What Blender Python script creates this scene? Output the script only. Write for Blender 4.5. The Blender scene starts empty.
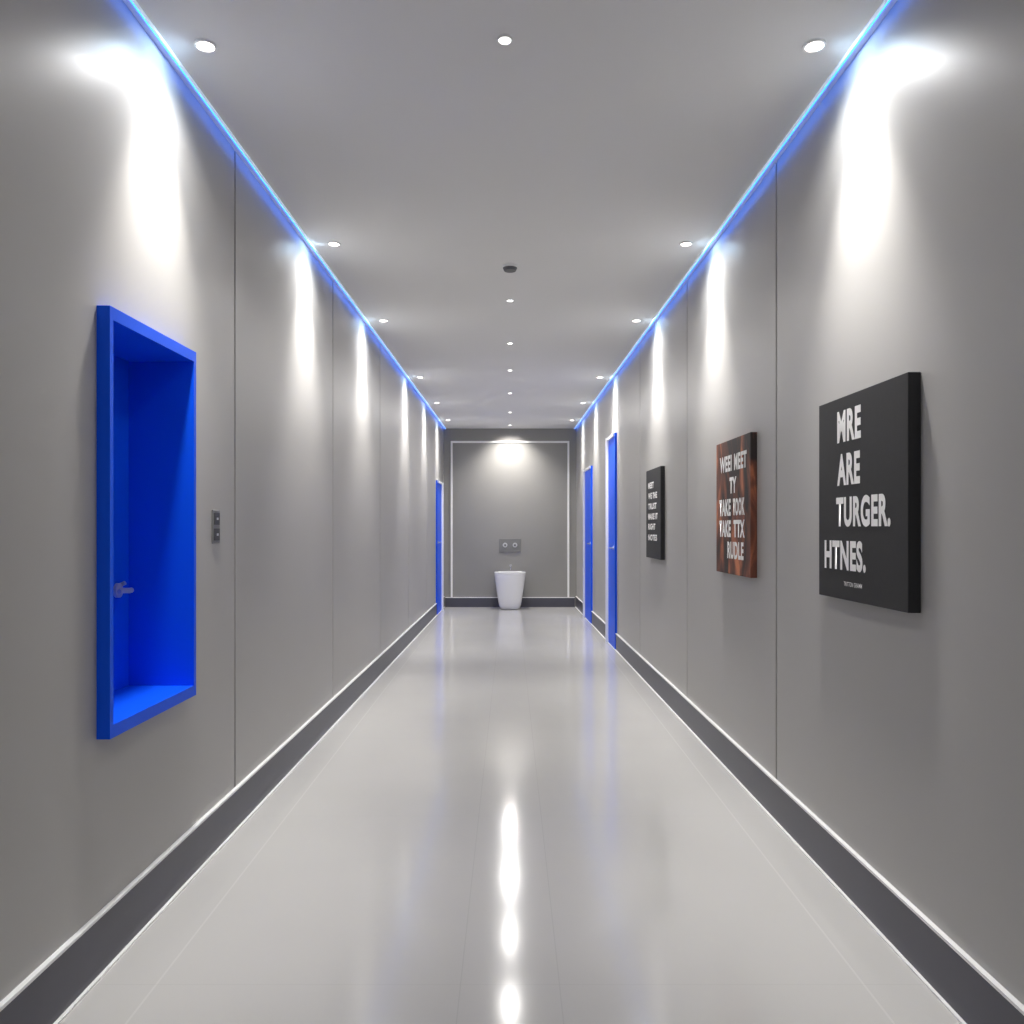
import bpy, bmesh, math
from mathutils import Vector
scene=bpy.context.scene
scene.view_settings.view_transform='Standard'
scene.view_settings.look='None'
W0=1.132; K=0.01026; EYE=1.2; CEIL=2.711; END=11.85; BACK=-1.6; F=780.0
col=scene.collection

# ---------------- materials ----------------
def mat(name,color,rough=0.5,metal=0.0,emit=None,estr=0.0,noise=0.0,nscale=8.0,bump=0.0,spec=0.5):
    m=bpy.data.materials.new(name); m.use_nodes=True
    nt=m.node_tree; b=nt.nodes['Principled BSDF']
    b.inputs['Base Color'].default_value=(*color,1)
    b.inputs['Roughness'].default_value=rough
    b.inputs['Metallic'].default_value=metal
    b.inputs['Specular IOR Level'].default_value=spec
    if emit:
        b.inputs['Emission Color'].default_value=(*emit,1)
        b.inputs['Emission Strength'].default_value=estr
    if noise>0 or bump>0:
        tc=nt.nodes.new('ShaderNodeTexCoord'); n=nt.nodes.new('ShaderNodeTexNoise')
        n.inputs['Scale'].default_value=nscale; n.inputs['Detail'].default_value=4
        nt.links.new(tc.outputs['Object'],n.inputs['Vector'])
        if noise>0:
            mr=nt.nodes.new('ShaderNodeMapRange')
            mr.inputs['To Min'].default_value=1-noise; mr.inputs['To Max'].default_value=1+noise
            nt.links.new(n.outputs['Fac'],mr.inputs['Value'])
            mx=nt.nodes.new('ShaderNodeVectorMath'); mx.operation='SCALE'
            mx.inputs[0].default_value=color
            nt.links.new(mr.outputs['Result'],mx.inputs['Scale'])
            nt.links.new(mx.outputs['Vector'],b.inputs['Base Color'])
        if bump>0:
            bp=nt.nodes.new('ShaderNodeBump'); bp.inputs['Strength'].default_value=bump; bp.inputs['Distance'].default_value=0.002
            nt.links.new(n.outputs['Fac'],bp.inputs['Height']); nt.links.new(bp.outputs['Normal'],b.inputs['Normal'])
    return m
M_wall=mat('satin_gray_panel',(0.415,0.405,0.392),0.38,noise=0.04,nscale=1.5)
M_back=mat('panel_joint_dark',(0.02,0.02,0.02),0.8)
M_ceil=mat('ceiling_paint',(0.76,0.755,0.765),0.7,noise=0.02,nscale=1.0)
M_base=mat('slate_baseboard',(0.065,0.065,0.088),0.35,noise=0.1,nscale=5)
M_white=mat('white_trim_paint',(0.88,0.88,0.88),0.35)
M_blue=mat('blue_lacquer',(0.002,0.095,0.86),0.42,spec=0.2)
M_chrome=mat('brushed_chrome',(0.8,0.8,0.82),0.25,1.0)
M_satin=mat('satin_nickel',(0.62,0.63,0.66),0.3,0.45)
M_plate=mat('switch_plate_metal',(0.24,0.24,0.24),0.35,0.5)
M_button=mat('switch_button_dark',(0.05,0.05,0.055),0.4)
M_lens=mat('downlight_lens_warm',(1,1,1),0.3,emit=(1.0,0.86,0.80),estr=9)
M_lensw=mat('downlight_lens_white',(1,1,1),0.3,emit=(1.0,0.97,0.92),estr=9)
M_led=mat('blue_led_diffuser',(0.02,0.1,0.6),0.4,emit=(0.012,0.18,1.0),estr=6)
M_ledrail=mat('led_rail_aluminium_glow',(0.8,0.85,0.95),0.35,emit=(0.6,0.8,1.0),estr=0.4)  # aluminium profile, no lamp itself; pale bluish glow put into the material
M_black=mat('canvas_black',(0.014,0.014,0.016),0.6,noise=0.25,nscale=60)
M_text=mat('white_lettering',(0.92,0.91,0.90),0.6)
M_ceramic=mat('white_ceramic',(0.88,0.88,0.88),0.12)
M_water=mat('toilet_water',(0.45,0.5,0.52),0.05)
M_endwall=mat('end_wall_plaster',(0.27,0.265,0.255),0.5,noise=0.05,nscale=2)
M_det=mat('detector_gray',(0.10,0.10,0.11),0.4)

# rusty canvas
M_rust=bpy.data.materials.new('canvas_rust_print'); M_rust.use_nodes=True
nt=M_rust.node_tree; b=nt.nodes['Principled BSDF']; b.inputs['Roughness'].default_value=0.55
tc=nt.nodes.new('ShaderNodeTexCoord'); mp=nt.nodes.new('ShaderNodeMapping'); mp.inputs['Scale'].default_value=(3,2.2,1.1)
mp.inputs['Rotation'].default_value=(0.5,0,0)
n=nt.nodes.new('ShaderNodeTexNoise'); n.inputs['Scale'].default_value=2.6; n.inputs['Detail'].default_value=6; n.inputs['Distortion'].default_value=1.2
r=nt.nodes.new('ShaderNodeValToRGB'); e=r.color_ramp.elements
e[0].position=0.42; e[0].color=(0.02,0.012,0.01,1)
e[1].position=0.68; e[1].color=(0.58,0.19,0.08,1)
x=e.new(0.55); x.color=(0.17,0.05,0.025,1)
nt.links.new(tc.outputs['Object'],mp.inputs[0]); nt.links.new(mp.outputs[0],n.inputs['Vector']); nt.links.new(n.outputs['Fac'],r.inputs[0]); nt.links.new(r.outputs[0],b.inputs['Base Color'])

# floor: glossy tiles
M_floor=bpy.data.materials.new('polished_light_tile'); M_floor.use_nodes=True
nt=M_floor.node_tree; b=nt.nodes['Principled BSDF']; b.inputs['Roughness'].default_value=0.125
b.inputs['Specular IOR Level'].default_value=0.85
geo=nt.nodes.new('ShaderNodeNewGeometry'); sep=nt.nodes.new('ShaderNodeSeparateXYZ'); nt.links.new(geo.outputs['Position'],sep.inputs[0])
def math_(op,a,bb=None,c=None):
    nd=nt.nodes.new('ShaderNodeMath'); nd.operation=op
    for i,v in enumerate((a,bb,c)):
        if v is None: continue
        if isinstance(v,(int,float)): nd.inputs[i].default_value=v
        else: nt.links.new(v,nd.inputs[i])
    return nd.outputs[0]
dx=math_('ABSOLUTE',math_('SUBTRACT',math_('ABSOLUTE',sep.outputs['X']),0.13))
lx=math_('LESS_THAN',dx,0.0015)
dx2=math_('ABSOLUTE',math_('SUBTRACT',math_('ABSOLUTE',sep.outputs['X']),0.93))
lx2=math_('LESS_THAN',dx2,0.003)
my=math_('PINGPONG',math_('ADD',sep.outputs['Y'],0.35),0.6)
ly=math_('LESS_THAN',my,0.001)
line=math_('MAXIMUM',lx,ly)
noi=nt.nodes.new('ShaderNodeTexNoise'); noi.inputs['Scale'].default_value=1.3; noi.inputs['Detail'].default_value=5
nt.links.new(geo.outputs['Position'],noi.inputs['Vector'])
mr=nt.nodes.new('ShaderNodeMapRange'); mr.inputs['To Min'].default_value=0.52; mr.inputs['To Max'].default_value=0.59
nt.links.new(noi.outputs['Fac'],mr.inputs['Value'])
v1=math_('MULTIPLY',mr.outputs[0],math_('SUBTRACT',1.0,math_('MULTIPLY',line,0.09)))
v2=math_('MULTIPLY',v1,math_('ADD',1.0,math_('MULTIPLY',lx2,0.10)))
cmb=nt.nodes.new('ShaderNodeCombineColor')
nt.links.new(v2,cmb.inputs[0]); nt.links.new(math_('MULTIPLY',v2,0.985),cmb.inputs[1]); nt.links.new(math_('MULTIPLY',v2,0.955),cmb.inputs[2])
nt.links.new(cmb.outputs[0],b.inputs['Base Color'])

# ---------------- mesh helpers ----------------
class MB:
    def __init__(s): s.v=[];s.f=[];s.mi=[];s.mats=[]
    def m(s,mt):
        if mt not in s.mats: s.mats.append(mt)
        return s.mats.index(mt)
    def hexa(s,pts,mt):
        i=len(s.v); s.v+=pts; k=s.m(mt)
        for q in ((0,1,2,3),(7,6,5,4),(0,4,5,1),(1,5,6,2),(2,6,7,3),(3,7,4,0)):
            s.f.append([i+a for a in q]); s.mi.append(k)
    def box(s,x0,x1,y0,y1,z0,z1,mt):
        s.hexa([(x0,y0,z0),(x1,y0,z0),(x1,y1,z0),(x0,y1,z0),(x0,y0,z1),(x1,y0,z1),(x1,y1,z1),(x0,y1,z1)],mt)
    def wbox(s,side,s0,s1,d0,d1,h0,h1,mt):
        def P(a,d,h): return (side*(W0-K*a-d),a,h)
        s.hexa([P(s0,d0,h0),P(s0,d1,h0),P(s1,d1,h0),P(s1,d0,h0),P(s0,d0,h1),P(s0,d1,h1),P(s1,d1,h1),P(s1,d0,h1)],mt)
    def cyl(s,c,axis,r0,r1,L,mt,n=32):
        a=Vector(axis).normalized(); u=a.orthogonal().normalized(); w=a.cross(u); c=Vector(c); i=len(s.v); k=s.m(mt)
        for t,rr in ((0,r0),(L,r1)):
            for j in range(n):
                th=2*math.pi*j/n; s.v.append(tuple(c+a*t+u*rr*math.cos(th)+w*rr*math.sin(th)))
        for j in range(n):
            s.f.append([i+j,i+(j+1)%n,i+n+(j+1)%n,i+n+j]); s.mi.append(k)
        s.f.append([i+j for j in range(n)][::-1]); s.f.append([i+n+j for j in range(n)]); s.mi+=[k,k]
    def rings(s,rings,mt,cap0=True,cap1=True):
        i=len(s.v); n=len(rings[0]); k=s.m(mt)
        for rg in rings: s.v+=rg
        for a in range(len(rings)-1):
            for j in range(n):
                s.f.append([i+a*n+j,i+a*n+(j+1)%n,i+(a+1)*n+(j+1)%n,i+(a+1)*n+j]); s.mi.append(k)
        if cap0: s.f.append([i+j for j in range(n)][::-1]); s.mi.append(k)
        if cap1: s.f.append([i+(len(rings)-1)*n+j for j in range(n)]); s.mi.append(k)
    def obj(s,name,parent=None,bevel=0,smooth=False):
        V=[Vector(p) for p in s.v]
        lo=Vector([min(p[i] for p in V) for i in range(3)]); hi=Vector([max(p[i] for p in V) for i in range(3)])
        c=(lo+hi)/2
        me=bpy.data.meshes.new(name); me.from_pydata([tuple(p-c) for p in V],[],s.f)
        for mt in s.mats: me.materials.append(mt)
        for p,k in zip(me.polygons,s.mi): p.material_index=k
        bm=bmesh.new(); bm.from_mesh(me); bmesh.ops.recalc_face_normals(bm,faces=bm.faces); bm.to_mesh(me); bm.free()
        if smooth:
            for p in me.polygons: p.use_smooth=True
        o=bpy.data.objects.new(name,me); col.objects.link(o); o.location=c
        if parent:
            o.parent=parent; o.location=c-parent.location
        if bevel:
            bv=o.modifiers.new('bevel','BEVEL'); bv.width=bevel; bv.segments=2; bv.limit_method='ANGLE'
        return o
def empty(name,loc):
    o=bpy.data.objects.new(name,None); o.empty_display_size=0.1; o.location=loc; col.objects.link(o); return o
def WX(side,s,d): return side*(W0-K*s-d)

# ---------------- room shell ----------------
fl=MB(); fl.box(-1.5,1.5,BACK,END+0.2,-0.1,0,M_floor); fl.obj('floor')
ce=MB(); ce.box(-1.5,1.5,BACK,END+0.2,CEIL,CEIL+0.1,M_ceil); ce.obj('ceiling')

# niche opening
NS0,NS1=2.095,2.657; NH0,NH1=0.632,1.798; FR=0.035
def wall(side,name,seams,hole=None):
    w=MB(); T=0.014; G=0.008
    def backing(s0,s1,h0,h1): w.wbox(side,s0,s1,-0.24,-T,h0,h1,M_back)
    def panel(s0,s1,h0,h1): w.wbox(side,s0,s1,-T,0,h0,h1,M_wall)
    if hole:
        a,b_,c,d=hole
        backing(BACK,a,0,CEIL); backing(b_,END,0,CEIL); backing(a,b_,0,c); backing(a,b_,d,CEIL)
    else: backing(BACK,END,0,CEIL)
    for i in range(len(seams)-1):
        s0=seams[i]+(G if i else 0); s1=seams[i+1]-(G if i<len(seams)-2 else 0)
        if hole and s0<hole[0] and s1>hole[1]:
            a,b_,c,d=hole
            panel(s0,a,0,CEIL); panel(b_,s1,0,CEIL); panel(a,b_,0,c); panel(a,b_,d,CEIL)
        else: panel(s0,s1,0,CEIL)
    return w.obj(name)
wall(-1,'wall_left',[BACK,3.12,4.77,6.4,8.04,9.68,END],(NS0+0.01,NS1-0.01,NH0+0.01,NH1-0.01))
wall(1,'wall_right',[BACK,3.22,4.77,6.4,7.60,9.5,END])
ew=MB(); ew.box(-1.5,1.5,END,END+0.2,0,CEIL,M_endwall); ew.obj('wall_end')

# baseboards
for side,nm in ((-1,'left'),(1,'right')):
    bb=MB()
    bb.wbox(side,BACK,END,0.0,0.012,0.0,0.156,M_base)
    bb.wbox(side,BACK,END,0.0,0.015,0.156,0.164,M_white)
    bb.wbox(side,BACK,END,0.012,0.022,0.0,0.006,M_white)
    bb.obj('baseboard_'+nm)
bb=MB(); we=W0-K*END-0.03
bb.box(-we,we,END-0.015,END,0,0.14,M_base); bb.box(-we,we,END-0.018,END,0.14,0.15,M_white); bb.obj('baseboard_end')

# end wall frame trim
tr=MB(); xw=0.90; tt=0.028
tr.box(-xw,-xw+tt,END-0.02,END,0.15,2.52,M_white); tr.box(xw-tt,xw,END-0.02,END,0.15,2.52,M_white)
tr.box(-xw+tt,xw-tt,END-0.02,END,2.52-tt,2.52,M_white); tr.obj('trim_1')

# LED cove rails
for side in (-1,1):
    l=MB()
    l.wbox(side,BACK,END,0.032,0.037,CEIL-0.010,CEIL,M_ledrail)
    l.wbox(side,BACK,END,0.026,0.032,CEIL-0.008,CEIL,M_led)
    l.obj('led_strip_light')

# ---------------- blue niche ----------------
side=-1
ni=empty('blue_wall_niche',(WX(-1,2.35,0),2.35,1.2))
nb=MB(); P0,P1=-0.185,0.036
fl_=0.018
a0,a1,c0,c1=NS0,NS1,NH0,NH1
nb.wbox(-1,a0,a0+fl_,P0,P1,c0,c1,M_blue)
nb.wbox(-1,a1-0.018,a1,P0,P1,c0,c1,M_blue)
nb.wbox(-1,a0+fl_,a1-0.018,P0,P1,c1-FR,c1,M_blue)
nb.wbox(-1,a0+fl_,a1-0.018,P0,P1,c0,c0+FR,M_blue)
nb.wbox(-1,a0,a1,P0-0.02,P0,c0,c1,M_blue)
nb.obj('niche_box',ni)
h=MB(); hx=WX(-1,2.55,P0); hy=2.56
h.cyl((hx,hy,0.995),(1,0,0),0.024,0.024,0.010,M_satin,24)
h.cyl((hx+0.010,hy,0.995),(1,0,0),0.009,0.009,0.035,M_satin,16)
h.cyl((hx+0.042,hy+0.012,0.995),(0,-1,0.03),0.009,0.007,0.08,M_satin,16)
h.cyl((hx,hy+0.02,1.010),(0.6,0,0.3),0.007,0.007,0.02,M_satin,12)
h.obj('lever_handle',ni)

# switch
sw=empty('light_switch',(WX(-1,2.915,0),2.915,1.21))
q=MB(); q.wbox(-1,2.880,2.949,0,0.006,1.142,1.268,M_plate); q.obj('plate',sw,bevel=0.002)
q=MB(); q.wbox(-1,2.891,2.938,0.006,0.009,1.212,1.256,M_button); q.wbox(-1,2.891,2.938,0.006,0.009,1.154,1.198,M_button)
q.wbox(-1,2.908,2.921,0.009,0.011,1.230,1.239,M_satin); q.wbox(-1,2.908,2.921,0.009,0.011,1.171,1.180,M_satin); q.obj('buttons',sw)

# ---------------- doors ----------------
def door(name,side,s0,s1,H,fr=0.03):
    e_=empty(name,(WX(side,(s0+s1)/2,0),(s0+s1)/2,0))
    q=MB(); q.wbox(side,s0+fr,s1-fr,0.0,0.018,0.004,H-fr,M_blue); q.obj('leaf',e_)
    q=MB(); q.wbox(side,s0,s0+fr,0,0.020,0,H,M_blue); q.wbox(side,s1-fr,s1,0,0.045,0,H,M_white); q.wbox(side,s0+fr,s1-fr,0,0.035,H-fr,H,M_white); q.obj('frame',e_)
    q=MB(); x0=WX(side,s0+0.10,0.018); ax=(-side,0,0)
    q.cyl((x0,s0+0.10,1.0),ax,0.020,0.020,0.006,M_chrome,20); q.cyl((x0,s0+0.10,1.0),ax,0.007,0.007,0.030,M_chrome,12)
    q.cyl((x0-side*0.027,s0+0.095,1.0),(0,1,0),0.007,0.006,0.10,M_chrome,12); q.obj('handle',e_)
door('door_1',1,7.68,8.20,2.14)
door('door_2',1,9.75,10.5,1.98)
door('door_3',-1,10.75,11.4,1.86)

# ---------------- pictures ----------------
def text_mesh(body,side,s_far,u0,u1,zc,hh,d,parent,bold=0.02):
    cu=bpy.data.curves.new('t','FONT'); cu.body=body; cu.size=1; cu.offset=bold; cu.extrude=0
    cu.space_character=1.1
    to=bpy.data.objects.new('t',cu); col.objects.link(to)
    dg=bpy.context.evaluated_depsgraph_get(); me=bpy.data.meshes.new_from_object(to.evaluated_get(dg))
    bpy.data.objects.remove(to)
    xs=[v.co.x for v in me.vertices]; ys=[v.co.y for v in me.vertices]
    x0,x1,y0,y1=min(xs),max(xs),min(ys),max(ys)
    cx=Vector((WX(side,s_far-(u0+u1)/2,d),s_far-(u0+u1)/2,zc))
    for v in me.vertices:
        u=u0+(v.co.x-x0)/(x1-x0)*(u1-u0); z=zc-hh/2+(v.co.y-y0)/(y1-y0)*hh
        s=s_far-u if side==1 else s_far+u
        v.co=Vector((WX(side,s,d),s,z))-cx
    me.materials.append(M_text)
    o=bpy.data.objects.new('lettering',me); col.objects.link(o); o.parent=parent; o.location=cx-parent.location
def picture(name,s0,s1,z0,z1,p,mt,lines):
    e_=empty(name,(WX(1,(s0+s1)/2,0),(s0+s1)/2,(z0+z1)/2))
    q=MB(); q.wbox(1,s0,s1,0,p,z0,z1,mt); q.obj('canvas',e_,bevel=0.002)
    for (t,u0,u1,zc,hh) in lines: text_mesh(t,1,s1,u0,u1,zc,hh,p+0.0012,e_,0.012 if hh<0.03 else 0.042)
picture('canvas_wall_art',2.107,2.70,0.970,1.622,0.035,M_black,[
 ('MRE',0.150,0.318,1.527,0.102),('ARE',0.150,0.312,1.388,0.102),('TURGER.',0.142,0.500,1.252,0.096),('HTNES.',0.050,0.350,1.112,0.096),('TRITTON GRAMM',0.20,0.325,1.022,0.014)])
picture('canvas_wall_art',3.46,4.01,0.978,1.626,0.030,M_rust,[
 ('WEEI',0.07,0.27,1.513,0.078),('MEET',0.31,0.50,1.513,0.078),('TY',0.235,0.345,1.405,0.078),('TAKE',0.06,0.255,1.300,0.082),('TOOK',0.29,0.47,1.300,0.082),('TAKE',0.06,0.255,1.197,0.082),('TTX',0.30,0.47,1.197,0.082),('RUDLE',0.20,0.455,1.093,0.082)])
picture('canvas_wall_art',5.42,5.96,0.978,1.632,0.030,M_black,[
 ('MEET',0.09,0.30,1.515,0.045),('WE THE',0.09,0.42,1.437,0.045),('TRUST',0.09,0.40,1.36,0.045),('MAKE IT',0.09,0.44,1.285,0.045),('RIGHT',0.09,0.36,1.21,0.045),('NOTES',0.09,0.42,1.13,0.045)])

# ---------------- toilet ----------------
to=empty('toilet',(0,11.57,0))
def srow(cx,cy,a,bf,bb_,z,n=48,ex=2.4):
    out=[]
    for j in range(n):
        th=2*math.pi*j/n; c,s_=math.cos(th),math.sin(th)
        x=a*math.copysign(abs(c)**(2/ex),c); by=bf if s_<0 else bb_
        e2=ex if s_<0 else 4.5
        y=by*math.copysign(abs(s_)**(2/e2),s_); out.append((cx+x,cy+y,z))
    return out
CY=11.58
q=MB()
outer=[(0.125,0.13,0.25,0.0),(0.145,0.150,0.255,0.010),(0.165,0.170,0.26,0.06),(0.186,0.193,0.262,0.18),(0.206,0.217,0.265,0.32),(0.224,0.240,0.267,0.45),(0.231,0.249,0.267,0.505),(0.232,0.25,0.267,0.525),(0.226,0.244,0.262,0.532),
 (0.178,0.196,0.17,0.532),(0.172,0.19,0.165,0.522),(0.160,0.175,0.15,0.46),(0.125,0.14,0.12,0.38),(0.075,0.085,0.08,0.32)]
q.rings([srow(0,CY,a,f,b2,z) for a,f,b2,z in outer],M_ceramic)
q.obj('bowl',to,smooth=True)
q=MB(); q.rings([srow(0,CY,a,f,b2,z) for a,f,b2,z in [(0.175,0.19,0.16,0.533),(0.234,0.252,0.20,0.533),(0.237,0.255,0.20,0.541),(0.228,0.246,0.195,0.549),(0.180,0.198,0.155,0.549),(0.172,0.188,0.15,0.541),(0.175,0.19,0.16,0.533)]],M_ceramic,False,False)
q.obj('seat',to,smooth=True)
q=MB(); q.cyl((0,CY,0.375),(0,0,1),0.11,0.11,0.004,M_water,32); q.obj('water',to)
fp=empty('flush_plate',(0,END,0.94))
q=MB(); q.box(-0.165,0.165,END-0.014,END,0.84,1.04,M_plate); q.obj('plate',fp,bevel=0.003)
q=MB()
for cx in (-0.075,0.075):
    q.cyl((cx,END-0.014,0.94),(0,-1,0),0.036,0.034,0.010,M_satin,28)
    q.cyl((cx,END-0.024,0.94),(0,-1,0),0.014,0.014,0.004,M_button,20)
q.obj('buttons',fp)
q=MB(); q.cyl((0.01,END,0.63),(0,-1,0),0.02,0.02,0.03,M_chrome,20); q.cyl((0.01,END-0.028,0.63),(0,0,-1),0.013,0.013,0.06,M_chrome,20); q.obj('water_valve')

# ---------------- ceiling fixtures ----------------
def light(name,kind,loc,power,color,parent,rot=(0,0,0),**kw):
    ld=bpy.data.lights.new(name,kind); ld.energy=power; ld.color=color
    for k_,v in kw.items(): setattr(ld,k_,v)
    o=bpy.data.objects.new(name,ld); col.objects.link(o); o.parent=parent; o.location=Vector(loc)-parent.location; o.rotation_euler=rot; return o
def round_fix(e_,x,y,r_,lens):
    q=MB(); n=32
    def rg(rr,z): return [(x+rr*math.cos(2*math.pi*j/n),y+rr*math.sin(2*math.pi*j/n),z) for j in range(n)]
    q.rings([rg(r_*1.35,CEIL),rg(r_*1.3,CEIL-0.006),rg(r_*1.02,CEIL-0.006),rg(r_,CEIL)],M_white,False,False); q.obj('bezel',e_)
    q=MB(); q.cyl((x,y,CEIL-0.004),(0,0,1),r_,r_,0.004,lens); q.obj('lens',e_)
def wall_down(x,y,k_):
    e_=empty('downlight',(x,y,CEIL)); round_fix(e_,x,y,0.026,M_lens)
    sd=1 if x>0 else -1
    light('beam_tight','SPOT',(x,y,CEIL-0.012),150*k_,(1.0,0.97,0.93),e_,rot=(0,-sd*math.radians(9),0),spot_size=math.radians(64),spot_blend=1.0,shadow_soft_size=0.05)
    light('beam_wide','SPOT',(x,y,CEIL-0.012),36*k_,(1.0,0.98,0.95),e_,rot=(0,-sd*math.radians(14),0),spot_size=math.radians(135),spot_blend=1.0,shadow_soft_size=0.05)
    light('spill','SPOT',(x+sd*0.01,y,CEIL-0.014),5.0*k_,(0.55,0.78,1.0),e_,rot=(0,-sd*math.radians(50),0),spot_size=math.radians(140),spot_blend=1.0,shadow_soft_size=0.03)
for y in (2.44,4.14,5.67,7.8,9.4,10.9):
    for sd in (-1,1):
        wall_down(sd*(W0-K*y-0.155),y,1.0 if y<9 else 0.8)
def rd_down(x,y,r_,power,spot=None):
    e_=empty('downlight',(x,y,CEIL)); round_fix(e_,x,y,r_,M_lensw)
    if spot: light('beam','SPOT',(x,y,CEIL-0.012),power,(1,0.96,0.9),e_,rot=(math.radians(26),0,0),spot_size=math.radians(110),spot_blend=1.0,shadow_soft_size=0.03)
    else: light('beam','AREA',(x,y,CEIL-0.012),power,(1,0.97,0.94),e_,shape='DISK',size=0.06)
for y in (2.41,5.17,6.37,7.46,8.73,10.16): rd_down(0 if y>3 else -0.016,y,0.018,5 if y<8 else 11)
rd_down(0,-0.6,0.018,6)  # added fill lamp behind the camera, out of view
rd_down(0,11.42,0.018,130,True)
q=MB(); q.cyl((0,4.5,CEIL),(0,0,-1),0.048,0.045,0.012,M_white); q.cyl((0,4.5,CEIL-0.012),(0,0,-1),0.042,0.034,0.016,M_det); q.obj('smoke_detector')

# ---------------- world ----------------
wd=bpy.data.worlds.new('world'); scene.world=wd; wd.use_nodes=True
wd.node_tree.nodes['Background'].inputs[0].default_value=(1,1,1,1); wd.node_tree.nodes['Background'].inputs[1].default_value=0.55

# ---------------- camera ----------------
cd=bpy.data.cameras.new('camera'); cd.lens=F/1024*36; cd.sensor_width=36; cd.shift_x=2/1024; cd.shift_y=16/1024; cd.clip_start=0.05
co=bpy.data.objects.new('camera',cd); col.objects.link(co); co.location=(0,0,EYE); co.rotation_euler=(math.pi/2,0,0); scene.camera=co
